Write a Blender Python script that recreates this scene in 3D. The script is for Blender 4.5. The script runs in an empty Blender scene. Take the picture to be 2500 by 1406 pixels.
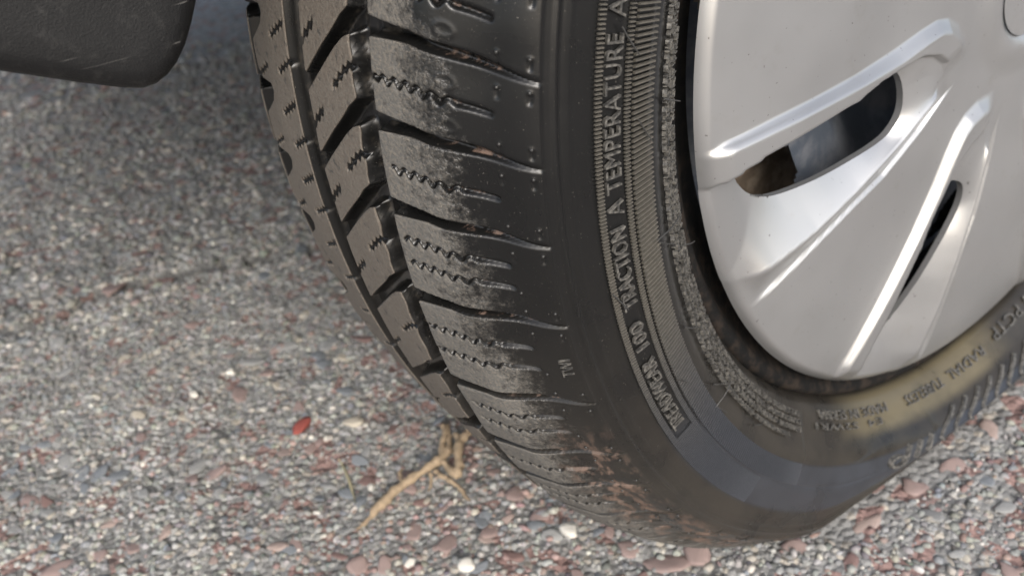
import bpy, bmesh, math, random
import numpy as np
from mathutils import Matrix, Vector

# ------------------------------------------------------------------ camera, world, sun, exposure
scene = bpy.context.scene
COL = scene.collection
HUB = 0.278                                    # loaded height of the wheel centre above the road
cam_d = bpy.data.cameras.new('camera'); cam = bpy.data.objects.new('camera', cam_d); COL.objects.link(cam)
TILT = 8.0                                     # wheel angle (deg) between the relief's own zero and the road's horizontal
_c, _s = math.cos(math.radians(TILT)), math.sin(math.radians(TILT))
_q = np.array([[1, 0, 0], [0, _c, _s], [0, -_s, _c]])
CAM_POS = tuple(float(v) for v in _q @ np.array((0.28572781, -0.42898181, 0.05723839)) + np.array((0, 0, HUB)))
CAM_ROT = tuple(tuple(float(v) for v in r) for r in _q @ np.array(((0.578511996, -0.373966953, 0.724894882), (0.815673869, 0.265123064, -0.514184695), (0.000101731, 0.888739827, 0.458411944))))
m4 = Matrix(CAM_ROT).to_4x4(); m4.translation = CAM_POS
cam.matrix_world = m4
F_PX = 2133.415
cam_d.sensor_fit = 'HORIZONTAL'; cam_d.sensor_width = 36.0; cam_d.lens = 36.0 * F_PX / 2500.0
cam_d.clip_start = 0.01; cam_d.clip_end = 2000.0
cam_d.dof.use_dof = True; cam_d.dof.focus_distance = 0.285; cam_d.dof.aperture_fstop = 14.0
scene.camera = cam

SUN_EL, SUN_AZ = math.radians(34), math.radians(112)      # azimuth measured from +Y towards +X
world = bpy.data.worlds.new('World'); scene.world = world; world.use_nodes = True
wn = world.node_tree; wn.nodes.clear()
sky = wn.nodes.new('ShaderNodeTexSky'); sky.sky_type = 'NISHITA'; sky.sun_disc = False
sky.sun_elevation = SUN_EL; sky.sun_rotation = SUN_AZ
sky.air_density = 1.0; sky.dust_density = 3.0; sky.ozone_density = 1.0
bg = wn.nodes.new('ShaderNodeBackground'); bg.inputs['Strength'].default_value = 0.15
wo = wn.nodes.new('ShaderNodeOutputWorld')
hsv = wn.nodes.new('ShaderNodeHueSaturation'); hsv.inputs['Saturation'].default_value = 0.72      # thin cloud veil
wn.links.new(sky.outputs[0], hsv.inputs['Color']); wn.links.new(hsv.outputs[0], bg.inputs[0]); wn.links.new(bg.outputs[0], wo.inputs[0])
sun_d = bpy.data.lights.new('sun', 'SUN'); sun_d.energy = 1.4; sun_d.angle = math.radians(26); sun_d.color = (1.0, 0.98, 0.95)
sun = bpy.data.objects.new('sun', sun_d); COL.objects.link(sun)
sdir = Vector((math.sin(SUN_AZ) * math.cos(SUN_EL), math.cos(SUN_AZ) * math.cos(SUN_EL), math.sin(SUN_EL)))
sun.rotation_euler = sdir.to_track_quat('Z', 'Y').to_euler(); sun.location = sdir * 6
vs = scene.view_settings
vs.view_transform = 'Standard'; vs.look = 'None'; vs.gamma = 1.0; vs.use_curve_mapping = False; vs.exposure = 0.8

rng = np.random.default_rng(7); random.seed(7)
R_ = np.radians

# ------------------------------------------------------------------ helpers
def mesh_obj(name, V, faces, mat=None, parent=None, smooth=True, attrs=None):
    """faces: int array (N,3) or (N,4)"""
    V = np.asarray(V, np.float32); faces = np.asarray(faces, np.int32)
    me = bpy.data.meshes.new(name)
    n, k = faces.shape
    me.vertices.add(len(V)); me.vertices.foreach_set('co', V.ravel())
    me.loops.add(n * k); me.loops.foreach_set('vertex_index', faces.ravel())
    me.polygons.add(n); me.polygons.foreach_set('loop_start', np.arange(0, n * k, k, dtype=np.int32))
    me.polygons.foreach_set('use_smooth', np.full(n, smooth))
    if attrs:
        for an, av in attrs.items():
            av = np.asarray(av, np.float32)
            if av.ndim == 1:
                a = me.attributes.new(an, 'FLOAT', 'POINT'); a.data.foreach_set('value', av)
            else:
                a = me.attributes.new(an, 'FLOAT_COLOR', 'POINT'); a.data.foreach_set('color', av.ravel())
    me.update(calc_edges=True)
    if mat: me.materials.append(mat)
    o = bpy.data.objects.new(name, me); COL.objects.link(o)
    if parent: o.parent = parent
    return o

def bm_obj(name, bm, mat=None, parent=None, smooth=False):
    me = bpy.data.meshes.new(name); bm.to_mesh(me); bm.free()
    if smooth: me.polygons.foreach_set('use_smooth', np.full(len(me.polygons), True))
    if mat: me.materials.append(mat)
    o = bpy.data.objects.new(name, me); COL.objects.link(o)
    if parent: o.parent = parent
    return o

def tag(o, label=None, cat=None, group=None, kind=None):
    if label: o['label'] = label
    if cat: o['category'] = cat
    if group: o['group'] = group
    if kind: o['kind'] = kind
    return o

def grid_faces(nu, nv, wrap=False):
    i = np.arange(nu if wrap else nu - 1)[:, None]; j = np.arange(nv - 1)[None]
    i2 = (i + 1) % nu
    return np.stack([i * nv + j, i * nv + j + 1, i2 * nv + j + 1, i2 * nv + j], -1).reshape(-1, 4)

def sm(a, b, x):
    t = np.clip((x - a) / (b - a), 0, 1); return t * t * (3 - 2 * t)

def vnoise(P, scale, seed=0):
    """value noise on 2-D points, result 0..1"""
    r = np.random.default_rng(seed); T = r.random((256, 256))
    q = np.asarray(P) / scale; i = np.floor(q).astype(int); f = q - i; f = f * f * (3 - 2 * f)
    a = T[i[..., 0] % 256, i[..., 1] % 256]; b = T[(i[..., 0] + 1) % 256, i[..., 1] % 256]
    c = T[i[..., 0] % 256, (i[..., 1] + 1) % 256]; d = T[(i[..., 0] + 1) % 256, (i[..., 1] + 1) % 256]
    return (a * (1 - f[..., 0]) + b * f[..., 0]) * (1 - f[..., 1]) + (c * (1 - f[..., 0]) + d * f[..., 0]) * f[..., 1]

CP = np.array(CAM_POS); CR = np.array(CAM_ROT)
def ray(px, py):
    d = CR @ np.array([(px - 1250) / F_PX, -(py - 703) / F_PX, -1.0]); return d / np.linalg.norm(d)
def on_ground(px, py, z=0.0):
    d = ray(px, py); return CP + d * ((z - CP[2]) / d[2])
def on_x(px, py, x):
    d = ray(px, py); return CP + d * ((x - CP[0]) / d[0])
def to_px(P):
    q = (np.atleast_2d(P) - CP) @ CR; return np.stack([1250 + F_PX * q[:, 0] / -q[:, 2], 703 - F_PX * q[:, 1] / -q[:, 2]], 1)

def tube(pts, radii, sides=8, cap=True):
    """returns verts, quads for a tapered tube along pts"""
    pts = np.asarray(pts, float); n = len(pts); V = []
    ref = np.array([0.13, 0.21, 0.97])
    for i in range(n):
        t = pts[min(i + 1, n - 1)] - pts[max(i - 1, 0)]; t /= np.linalg.norm(t) + 1e-9
        a = np.cross(t, ref); a /= np.linalg.norm(a) + 1e-9; b = np.cross(t, a)
        for k in range(sides):
            w = 2 * math.pi * k / sides; V.append(pts[i] + radii[i] * (math.cos(w) * a + math.sin(w) * b))
    F = []
    for i in range(n - 1):
        for k in range(sides):
            k2 = (k + 1) % sides; F.append((i * sides + k, i * sides + k2, (i + 1) * sides + k2, (i + 1) * sides + k))
    return np.array(V), np.array(F)

# ------------------------------------------------------------------ materials
class NT:
    def __init__(s, name):
        s.m = bpy.data.materials.new(name); s.m.use_nodes = True; s.t = s.m.node_tree; s.t.nodes.clear()
        s.out = s.n('ShaderNodeOutputMaterial'); s.b = s.n('ShaderNodeBsdfPrincipled'); s.l(s.b.outputs[0], s.out.inputs[0])
    def n(s, k, **kw):
        o = s.t.nodes.new(k)
        for a, v in kw.items(): setattr(o, a, v)
        return o
    def l(s, a, b): s.t.links.new(a, b)
    def set(s, node, **kw):
        for k, v in kw.items(): node.inputs[k.replace('_', ' ')].default_value = v
        return node
    def obj(s): return s.n('ShaderNodeTexCoord').outputs['Object']
    def noise(s, scale, detail=3, rough=.55, vec=None, dist=0):
        o = s.n('ShaderNodeTexNoise'); s.set(o, Scale=scale, Detail=detail, Roughness=rough, Distortion=dist)
        s.l(vec or s.obj(), o.inputs['Vector']); return o.outputs[0]
    def mapping(s, vec, sc):
        o = s.n('ShaderNodeMapping'); o.inputs['Scale'].default_value = sc; s.l(vec, o.inputs[0]); return o.outputs[0]
    def ramp(s, x, lo, hi, a=0., b=1.):
        o = s.n('ShaderNodeMapRange', interpolation_type='SMOOTHSTEP'); o.inputs[1].default_value = lo; o.inputs[2].default_value = hi
        o.inputs[3].default_value = a; o.inputs[4].default_value = b; s.l(x, o.inputs[0]); return o.outputs[0]
    def math(s, op, a, b=None, c=None):
        o = s.n('ShaderNodeMath', operation=op)
        for i, v in enumerate((a, b, c)):
            if v is None: continue
            if isinstance(v, (int, float)): o.inputs[i].default_value = v
            else: s.l(v, o.inputs[i])
        return o.outputs[0]
    def mix(s, f, a, b):
        o = s.n('ShaderNodeMix', data_type='RGBA')
        for i, v in ((0, f), (6, a), (7, b)):
            if isinstance(v, (int, float)): o.inputs[i].default_value = v
            elif isinstance(v, tuple): o.inputs[i].default_value = (*v, 1)
            else: s.l(v, o.inputs[i])
        return o.outputs[2]
    def attr(s, n, out=2):
        o = s.n('ShaderNodeAttribute'); o.attribute_name = n; return o.outputs[out]
    def bump(s, h, strength=.5, dist=.001, normal=None):
        o = s.n('ShaderNodeBump'); o.inputs['Strength'].default_value = strength; o.inputs['Distance'].default_value = dist
        s.l(h, o.inputs['Height'])
        if normal: s.l(normal, o.inputs['Normal'])
        return o.outputs[0]

def rubber_material():
    k = NT('rubber'); ob = k.obj()
    lat, dep, ang = k.attr('lat'), k.attr('dep'), k.attr('ang')     # lateral mm, height mm, angle degrees
    n1 = k.noise(260, 4, .6); n2 = k.noise(900, 3, .6); n3 = k.noise(45, 3); n4 = k.noise(140, 5, .7)
    # worn, dusty running surface: from the inner edge out to about 80 mm, frayed at its border
    edge = k.math('ADD', lat, k.math('MULTIPLY', k.math('SUBTRACT', k.noise(34, 3, .5), .5), 30.0))
    edge = k.math('ADD', edge, k.math('MULTIPLY', k.math('SUBTRACT', n1, .5), 8.0))
    edge = k.math('ADD', edge, k.ramp(ang, -26, -6, -4.0, 4.0))
    fade = k.math('ADD', k.math('MULTIPLY', k.math('SUBTRACT', 76.0, edge), .085), k.math('MULTIPLY', k.math('SUBTRACT', n1, .5), 2.2))
    worn = k.ramp(k.math('ADD', fade, k.math('MULTIPLY', k.math('SUBTRACT', n2, .5), .8)), -.25, 1.0)
    top = k.ramp(dep, -.75, -.2)
    worn = k.math('MULTIPLY', worn, top)
    midrib = k.ramp(lat, 46.0, 40.0)
    dust_c = k.mix(midrib, (.094, .091, .085), (.118, .099, .081))
    dust_c = k.mix(k.ramp(n2, .35, .75), dust_c, (.145, .13, .11))
    dust_c = k.mix(k.ramp(n1, .42, .30), dust_c, (.062, .057, .052))
    # thin brown film on the sidewall, reddish clay in the shoulder
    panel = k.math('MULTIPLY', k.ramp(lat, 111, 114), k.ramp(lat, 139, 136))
    film = k.math('MULTIPLY', k.ramp(n3, .25, .65, .35, 1.), k.ramp(ang, -8, -50))
    film = k.math('MULTIPLY', film, k.math('SUBTRACT', 1.0, k.math('MULTIPLY', panel, .8)))
    black = k.mix(k.math('MULTIPLY', film, .34), (.0065, .0065, .0064), (.075, .064, .049))
    panel_sheen = k.math('MULTIPLY', panel, k.math('MULTIPLY', k.ramp(ang, -30, -40), k.ramp(n3, .2, .7, .5, 1.)))      # grey-blue sheen painted into the moulded panel's colour
    black = k.mix(panel_sheen, black, (.034, .037, .044))
    speck = k.ramp(k.noise(1500, 2, .5), .70, .76)
    black = k.mix(k.math('MULTIPLY', speck, .35), black, (.25, .23, .2))
    floor = k.math('MULTIPLY', k.ramp(dep, -2.8, -5.0), k.ramp(lat, 99, 94))
    black = k.mix(k.math('MULTIPLY', floor, k.ramp(n1, .48, .74, 0, .6)), black, (.06, .052, .042))
    clay_low = k.math('MULTIPLY', k.ramp(ang, -26, -34), k.math('MULTIPLY', k.ramp(lat, 72, 80), k.ramp(lat, 97, 90)))
    clay_groove = k.math('MULTIPLY', k.math('MULTIPLY', k.ramp(lat, 70, 75), k.ramp(lat, 89, 84)), k.ramp(dep, -1.3, -1.9))
    clay = k.math('MULTIPLY', k.math('MAXIMUM', clay_low, clay_groove), k.ramp(k.noise(90, 5, .7, k.mapping(ob, (2.4, .8, 1.2))), .48, .62))
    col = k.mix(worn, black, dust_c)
    col = k.mix(k.math('MULTIPLY', clay, .5), col, (.25, .165, .125))
    stain = k.math('MULTIPLY', k.math('MULTIPLY', k.ramp(ang, -66, -78), k.ramp(ang, -112, -103)), k.math('MULTIPLY', k.ramp(lat, 148, 156), k.ramp(lat, 178, 173)))
    col = k.mix(k.math('MULTIPLY', k.math('MULTIPLY', stain, k.ramp(n3, .2, .6, .5, 1.)), .36), col, (.24, .20, .115))
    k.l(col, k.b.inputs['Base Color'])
    rough = k.math('MAXIMUM', k.math('MULTIPLY', worn, .85), k.math('ADD', k.ramp(n3, .2, .8, .24, .36), k.math('MULTIPLY', clay, .4)))
    k.l(rough, k.b.inputs['Roughness'])
    k.b.inputs['Specular IOR Level'].default_value = .42
    grain = k.math('ADD', k.math('MULTIPLY', n1, .7), k.math('MULTIPLY', n2, .5))
    grain = k.math('MULTIPLY', grain, k.math('ADD', k.math('MULTIPLY', worn, .9), .06))
    k.l(k.bump(grain, .7, .0012), k.b.inputs['Normal'])
    return k.m

def rib_material():
    k = NT('rib_rubber'); n = k.noise(500, 4)
    dusty = k.mix(n, (.045, .042, .036), (.12, .11, .092)); blue_sheen = k.mix(n, (.026, .028, .033), (.044, .047, .054))  # dusty tan also holds painted toplight; the blue tint is a painted sheen
    k.l(k.mix(k.ramp(k.attr('ang'), -42, -16), blue_sheen, dusty), k.b.inputs['Base Color'])
    k.b.inputs['Roughness'].default_value = .33
    return k.m

def lettering_material():
    k = NT('raised_rubber'); n = k.noise(600, 3)
    k.l(k.mix(k.ramp(n, .35, .7), (.035, .034, .032), (.125, .118, .105)), k.b.inputs['Base Color'])
    k.b.inputs['Roughness'].default_value = .42
    k.l(k.bump(n, .25, .0006), k.b.inputs['Normal'])
    return k.m

def silver_material():
    k = NT('silver_lacquer'); n = k.noise(9000, 2); n2 = k.noise(14, 3); sp = k.noise(520, 2, .5)
    c = k.mix(k.ramp(n2, .3, .7), (.385, .385, .385), (.435, .435, .435))
    c = k.mix(k.math('MULTIPLY', k.ramp(sp, .72, .76), .7), c, (.10, .09, .08))
    c = k.mix(k.ramp(k.noise(60, 5, .7), .55, .8, 0, .22), c, (.25, .22, .18))
    k.l(c, k.b.inputs['Base Color'])
    k.b.inputs['Metallic'].default_value = .75
    k.l(k.math('ADD', k.ramp(n, .3, .7, .30, .36), k.ramp(n2, .3, .7, 0, .05)), k.b.inputs['Roughness'])
    k.b.inputs['Coat Weight'].default_value = .35; k.b.inputs['Coat Roughness'].default_value = .18
    k.l(k.bump(n, .05, .0003), k.b.inputs['Normal'])
    return k.m

def steel_material(name, c1, c2, rough, sc=60, metal=.6):
    k = NT(name); n = k.noise(sc, 5, .65)
    k.l(k.mix(k.ramp(n, .42, .66), c1, c2), k.b.inputs['Base Color']); k.b.inputs['Roughness'].default_value = rough
    k.b.inputs['Metallic'].default_value = metal
    k.l(k.bump(n, .3, .001), k.b.inputs['Normal'])
    return k.m

def plastic_material():
    k = NT('black_plastic'); n = k.noise(1700, 2); d = k.noise(240, 4, .65); z = k.n('ShaderNodeSeparateXYZ'); k.l(k.obj(), z.inputs[0])
    low = k.ramp(k.math('ADD', z.outputs[2], k.math('MULTIPLY', k.math('SUBTRACT', d, .5), .012)), .306, .286)
    c = k.mix(k.ramp(d, .50, .78), (.008, .008, .0083), (.022, .0215, .021))
    c = k.mix(k.math('MULTIPLY', low, .7), c, (.10, .088, .074))
    # long fine scratches
    w = k.n('ShaderNodeTexNoise'); k.set(w, Scale=1.0, Detail=2.0)
    k.l(k.mapping(k.obj(), (200, 14, 420)), w.inputs['Vector'])
    c = k.mix(k.math('MULTIPLY', k.ramp(w.outputs[0], .68, .73), .28), c, (.3, .29, .27))
    k.l(c, k.b.inputs['Base Color']); k.b.inputs['Roughness'].default_value = .6; k.b.inputs['Specular IOR Level'].default_value = .3
    k.l(k.bump(n, .35, .0005), k.b.inputs['Normal'])
    return k.m

def plain(name, c, rough=.6, metal=0., var=.25, sc=300):
    k = NT(name); n = k.noise(sc, 4)
    k.l(k.mix(n, tuple(x * (1 - var) for x in c), tuple(min(1, x * (1 + var)) for x in c)), k.b.inputs['Base Color'])
    k.b.inputs['Roughness'].default_value = rough; k.b.inputs['Metallic'].default_value = metal
    k.l(k.bump(n, .35, .001), k.b.inputs['Normal'])
    return k.m

def asphalt_material():
    k = NT('asphalt'); ob = k.obj()
    v = k.n('ShaderNodeTexVoronoi'); k.set(v, Scale=210.0, Randomness=1.0); k.l(ob, v.inputs['Vector'])
    v2 = k.n('ShaderNodeTexVoronoi'); k.set(v2, Scale=75.0, Randomness=1.0); k.l(ob, v2.inputs['Vector'])
    hs = k.n('ShaderNodeSeparateColor'); k.l(v.outputs['Color'], hs.inputs[0])
    hs2 = k.n('ShaderNodeSeparateColor'); k.l(v2.outputs['Color'], hs2.inputs[0])
    c = k.mix(hs.outputs[0], (.16, .158, .152), (.34, .335, .32))
    c = k.mix(k.ramp(hs.outputs[1], .90, .92), c, (.42, .38, .32))
    c = k.mix(k.ramp(hs2.outputs[0], .80, .82), c, (.26, .17, .15))
    n = k.noise(30, 5, .6)
    c = k.mix(k.ramp(n, .48, .26), c, (.10, .10, .096))
    c = k.mix(k.math('MULTIPLY', k.attr('crack'), .6), c, (.045, .045, .042))                 # tar and dirt lying in the cracks
    k.l(c, k.b.inputs['Base Color']); k.b.inputs['Roughness'].default_value = .9
    h = k.math('SUBTRACT', k.math('MULTIPLY', k.noise(420, 4), .6), v.outputs['Distance'])
    k.l(k.bump(h, .9, .003), k.b.inputs['Normal'])
    return k.m

def grain_material():
    k = NT('grit'); n = k.noise(700, 3)
    c = k.attr('tint', 0)
    k.l(k.mix(k.ramp(n, .3, .7, 0, .45), c, (.13, .128, .12)), k.b.inputs['Base Color']); k.b.inputs['Roughness'].default_value = .8
    k.l(k.bump(n, .4, .0006), k.b.inputs['Normal'])
    return k.m

M_RUB = rubber_material(); M_LET = lettering_material(); M_RIB = rib_material(); M_SIL = silver_material()
M_PLA = plastic_material(); M_ASP = asphalt_material(); M_GRA = grain_material()
M_RIM = steel_material('black_rim_steel', (.007, .007, .007), (.026, .020, .016), .75, 160, 0.)
M_RIM.node_tree.nodes['Principled BSDF'].inputs['Specular IOR Level'].default_value = .15
M_DISC = steel_material('blue_grey_steel', (.08, .095, .12), (.17, .18, .20), .5, 45, .2)
M_BRK = steel_material('rusty_iron', (.22, .17, .125), (.42, .34, .26), .75, 110, .1)
M_BODY = plain('car_paint', (.10, .105, .11), .3, .4, .04, 40)
M_DARK = plain('underside', (.02, .02, .02), .85)
M_WHISK = plain('thin_rubber', (.035, .034, .032), .35)

# ------------------------------------------------------------------ road
def axis(lo, hi, step, far):
    core = np.arange(lo, hi + 1e-6, step); g = []; d = step
    while (sum(g) if g else 0) < far: d *= 1.35; g.append(d)
    up = hi + np.cumsum(g); dn = lo - np.cumsum(g)
    return np.concatenate([dn[::-1], core, up])
gx = axis(-1.35, 0.36, 0.0048, 400); gy = axis(-0.58, 0.46, 0.0045, 400)
XX, YY = np.meshgrid(gx, gy, indexing='ij'); P2 = np.stack([XX, YY], -1)
def road_z(P):
    P = np.asarray(P)
    z = -.0032 + (vnoise(P, .05, 1) - .5) * .0032 + (vnoise(P, .016, 2) - .5) * .0026 + (vnoise(P, .006, 3) - .5) * .0022
    return z
CRACKS = [np.array([on_ground(*q)[:2] for q in c]) for c in (
    [(-60, 820), (60, 790), (150, 760), (205, 728), (262, 702), (330, 690), (420, 668), (520, 640), (640, 622), (760, 598)],
    )]
def crack_d(P):
    P = np.asarray(P); best = np.full(P.shape[:-1], 9.)
    for c in CRACKS:
        for a, b in zip(c[:-1], c[1:]):
            ab = b - a; t = np.clip(((P - a) @ ab) / (ab @ ab), 0, 1)
            best = np.minimum(best, np.linalg.norm(P - a - t[..., None] * ab, axis=-1))
    return best
far_fade = sm(3.0, 1.2, np.hypot(XX, YY))
Z = -.0032 + (road_z(P2) + .0032) * far_fade
wob = (vnoise(P2, .02, 9) - .5) * .012
Z = Z - .010 * sm(.012, .003, crack_d(P2) + wob) * far_fade
CRK = sm(.013, .004, crack_d(P2) + wob) * far_fade
road = mesh_obj('asphalt_road', np.stack([XX, YY, Z], -1).reshape(-1, 3), grid_faces(len(gx), len(gy))[:, ::-1], M_ASP, attrs={'crack': CRK.ravel()})
tag(road, kind='structure')

# ico base for stones and grit
bm = bmesh.new(); bmesh.ops.create_icosphere(bm, subdivisions=1, radius=1.0)
ICO_V = np.array([v.co[:] for v in bm.verts]); ICO_F = np.array([[v.index for v in f.verts] for f in bm.faces]); bm.free()
bm = bmesh.new(); bmesh.ops.create_icosphere(bm, subdivisions=2, radius=1.0)
ICO2_V = np.array([v.co[:] for v in bm.verts]); ICO2_F = np.array([[v.index for v in f.verts] for f in bm.faces]); bm.free()

def in_contact(x, y, m=0.0):
    return (np.abs(x) < .099 + m) & (np.abs(y) < .112 + m)
PAL = np.array([(.34, .335, .32), (.27, .27, .26), (.42, .39, .335), (.13, .13, .128), (.31, .215, .19), (.22, .235, .25), (.62, .59, .53), (.30, .31, .265)])
def pick_colours(x, y, n):
    base = np.array([.34, .27, .12, .08, .045, .06, .025, .06])
    pink = sm(-.30, -.02, x) * .9 * sm(.35, .7, vnoise(np.stack([x, y], -1), .035, 21))
    w = np.tile(base, (n, 1)); w[:, 4] += pink * .38; w /= w.sum(1, keepdims=True)
    u = rng.random(n)[:, None]; idx = (np.cumsum(w, 1) < u).sum(1).clip(0, 7)
    c = PAL[idx] * (1 + rng.normal(0, .16, (n, 1))) + rng.normal(0, .008, (n, 3))
    q_ = np.stack([x, y], -1); c = c * (.72 + .56 * (.6 * vnoise(q_, .07, 41) + .4 * vnoise(q_, .025, 42)))[:, None]
    return np.clip(c, .02, .85), idx
def visible(x, y, m=60):
    q = to_px(np.stack([x, y, np.zeros_like(x)], 1)); P = np.stack([x, y, np.zeros_like(x)], 1) - CP
    return (P @ -CR[:, 2] > .1) & (q[:, 0] > -m) & (q[:, 0] < 2500 + m) & (q[:, 1] > 100) & (q[:, 1] < 1406 + m)
def scatter(n, x0, x1, y0, y1):
    x = rng.uniform(x0, x1, n); y = rng.uniform(y0, y1, n)
    ok = visible(x, y, 160) & ~in_contact(x, y); x, y = x[ok], y[ok]
    ok = crack_d(np.stack([x, y], -1)) + (vnoise(np.stack([x, y], -1), .02, 9) - .5) * .012 > .0085
    return x[ok], y[ok]
def grit(name, n, box, rlo, rhi, label, rise=.2):
    x, y = scatter(n, *box); n = len(x)
    r = rlo + (rhi - rlo) * rng.random(n) ** 2.2
    V = ICO_V[None] * np.stack([r * rng.uniform(.8, 1.5, n), r * rng.uniform(.7, 1.1, n), r * rng.uniform(.55, .95, n)], 1)[:, None]
    V = V * (1 + rng.normal(0, .13, (n, len(ICO_V), 1)))
    a = rng.uniform(0, 2 * math.pi, n); ca, sa = np.cos(a)[:, None], np.sin(a)[:, None]
    vx = V[..., 0] * ca - V[..., 1] * sa; vy = V[..., 0] * sa + V[..., 1] * ca
    z0 = road_z(np.stack([x, y], -1)) + r * rise
    z0 = np.where(in_contact(x, y, .03), np.minimum(z0, -.0005 - r * .6), z0)
    W = np.stack([vx + x[:, None], vy + y[:, None], V[..., 2] + z0[:, None]], -1)
    c, _ = pick_colours(x, y, n)
    tint = np.concatenate([np.repeat(c, len(ICO_V), 0), np.ones((n * len(ICO_V), 1))], 1)
    F = (ICO_F[None] + (np.arange(n) * len(ICO_V))[:, None, None]).reshape(-1, 3)
    o = mesh_obj(name, W.reshape(-1, 3), F, M_GRA, road, attrs={'tint': tint}); tag(o, label, kind='stuff'); return o
grit('grit', 56000, (-.55, .26, -.52, .30), .0010, .0032, 'fine pale grey and pinkish grit set in the asphalt', -.12)
grit('grit', 14000, (-1.25, -.45, -.60, .34), .0022, .0052, 'coarser grey grit in the asphalt beneath the car', -.1)
grit('grit', 7000, (-2.4, -1.2, -.80, .50), .004, .009, 'scattered grey grit on the road beyond the car', -.1)

# single stones embedded in the asphalt (parts of the road)
STONE_COL = {'pink': (.29, .215, .195), 'maroon': (.21, .135, .12), 'salmon': (.37, .285, .25), 'grey': (.27, .27, .262), 'slate': (.19, .205, .22), 'beige': (.45, .405, .33), 'white': (.68, .65, .58), 'red': (.27, .065, .05)}
STONE_MAT = {k: plain('stone_' + k, v, .75, 0, .22, 330) for k, v in STONE_COL.items()}
def stone_mesh(mat, seed, flat=.5, V0=ICO_V, F0=ICO_F, rough=.14):
    r = np.random.default_rng(seed); V = V0 * (1 + r.normal(0, rough, (len(V0), 1)))
    for _ in range(7):                                                     # broken faces: clip by random planes
        d_ = r.normal(0, 1, 3); d_[2] *= .6; d_ /= np.linalg.norm(d_); c_ = r.uniform(.45, .8); V = V - np.maximum(V @ d_ - c_, 0)[:, None] * d_
    V[:, 2] = np.minimum(V[:, 2], .55 + .12 * V[:, 0] * r.uniform(-1, 1) + .12 * V[:, 1] * r.uniform(-1, 1))
    V = V * np.array([1.2, .9, flat])
    me = bpy.data.meshes.new('stone'); me.from_pydata(V.tolist(), [], F0.tolist()); me.materials.append(mat)
    me.polygons.foreach_set('use_smooth', np.full(len(me.polygons), True)); me.update(); return me
STONES = {k: [stone_mesh(m, 100 + 10 * i + j, .45 + .1 * j, ICO2_V, ICO2_F, .09) for j in range(3)] for i, (k, m) in enumerate(STONE_MAT.items())}
def stone(px, py, size_px, kind, lift=.25, asp=1.0, rot=None, name='stone', parent=road):
    g = on_ground(px, py); d = np.linalg.norm(g - CP); s = size_px * d / F_PX / 2
    o = bpy.data.objects.new(name, random.choice(STONES[kind])); COL.objects.link(o); o.parent = parent
    o.location = (g[0], g[1], -.0016 - s * .22 + s * lift * .2); o.scale = (s * asp, s / asp ** .5, s * .5)
    o.rotation_euler = (random.uniform(-.25, .25), random.uniform(-.25, .25), random.uniform(0, 6.28) if rot is None else rot)
    return o
known = [(1200, 1290, 70, 'pink'), (1250, 1350, 60, 'maroon'), (1185, 1310, 42, 'salmon'), (1000, 1180, 55, 'pink'), (1080, 1230, 60, 'pink'),
         (895, 1165, 60, 'maroon'), (880, 1215, 45, 'slate'), (1040, 1110, 60, 'slate'), (960, 1040, 52, 'maroon'), (1010, 1030, 34, 'pink'),
         (1010, 1290, 70, 'pink'), (1090, 1320, 75, 'pink'), (870, 1375, 70, 'pink'), (830, 1350, 40, 'maroon'), (1620, 1370, 110, 'pink'),
         (1700, 1345, 90, 'pink'), (1540, 1330, 75, 'pink'), (1330, 1240, 70, 'pink'), (1260, 1200, 70, 'pink'), (1300, 1275, 46, 'slate'),
         (1310, 1165, 60, 'salmon'), (1460, 1290, 34, 'slate'), (2330, 1130, 70, 'pink'), (2240, 1180, 80, 'pink'), (2120, 1270, 70, 'salmon'),
         (2420, 1040, 60, 'salmon'), (2280, 1250, 60, 'grey'), (2400, 1160, 55, 'slate'), (1960, 1330, 80, 'pink'), (2080, 1370, 60, 'maroon'),
         (590, 955, 70, 'pink'), (510, 1000, 45, 'maroon'), (600, 1045, 40, 'maroon'), (380, 1300, 75, 'salmon'), (270, 1270, 50, 'salmon'),
         (60, 1230, 80, 'pink'), (110, 1220, 45, 'maroon'), (160, 1370, 80, 'pink'), (520, 1150, 60, 'pink'), (270, 690, 90, 'pink'), (380, 690, 60, 'maroon'),
         (345, 1060, 40, 'pink'), (120, 1070, 42, 'pink'), (335, 1005, 50, 'beige'), (450, 1015, 40, 'beige'), (25, 1035, 40, 'beige'), (680, 935, 40, 'beige'),
         (300, 870, 50, 'beige'), (835, 865, 44, 'beige'), (905, 1000, 36, 'beige'), (700, 1340, 50, 'slate'), (390, 1390, 50, 'slate'), (570, 1365, 30, 'beige'),
         (640, 1160, 50, 'grey'), (240, 1150, 60, 'slate'), (700, 840, 50, 'grey'), (940, 860, 60, 'pink'), (880, 820, 60, 'maroon'), (800, 930, 40, 'slate'),
         (1010, 890, 50, 'grey'), (740, 760, 40, 'beige'), (480, 790, 50, 'pink'), (420, 820, 45, 'maroon'), (560, 860, 40, 'pink'), (160, 900, 36, 'grey')]
for px, py, s, kk in known: stone(px, py, s * .85, kk, .2, random.uniform(1.0, 1.35))
cnt = 0
while cnt < 225:
    px, py = random.uniform(-20, 2520), 320 + 1090 * random.random() ** .8
    if px > 560 and py < 200 + (px - 560) * .95 and px < 1800: continue
    if px >= 1500 and py < 1400 - max(0, px - 1900) * .65: continue
    g = on_ground(px, py)
    if in_contact(g[0], g[1], .012): continue
    kk = random.choices(['pink', 'maroon', 'salmon', 'grey', 'slate', 'beige', 'white'], [4 if px > 900 else 1.5, 1.2 if px > 900 else .6, 1, 4, 2.6, 1.6, .5])[0]
    stone(px, py, random.uniform(18, 50) * (.6 if kk in ('white', 'beige') else 1), kk, random.uniform(.05, .3), random.uniform(1.0, 1.35)); cnt += 1

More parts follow.
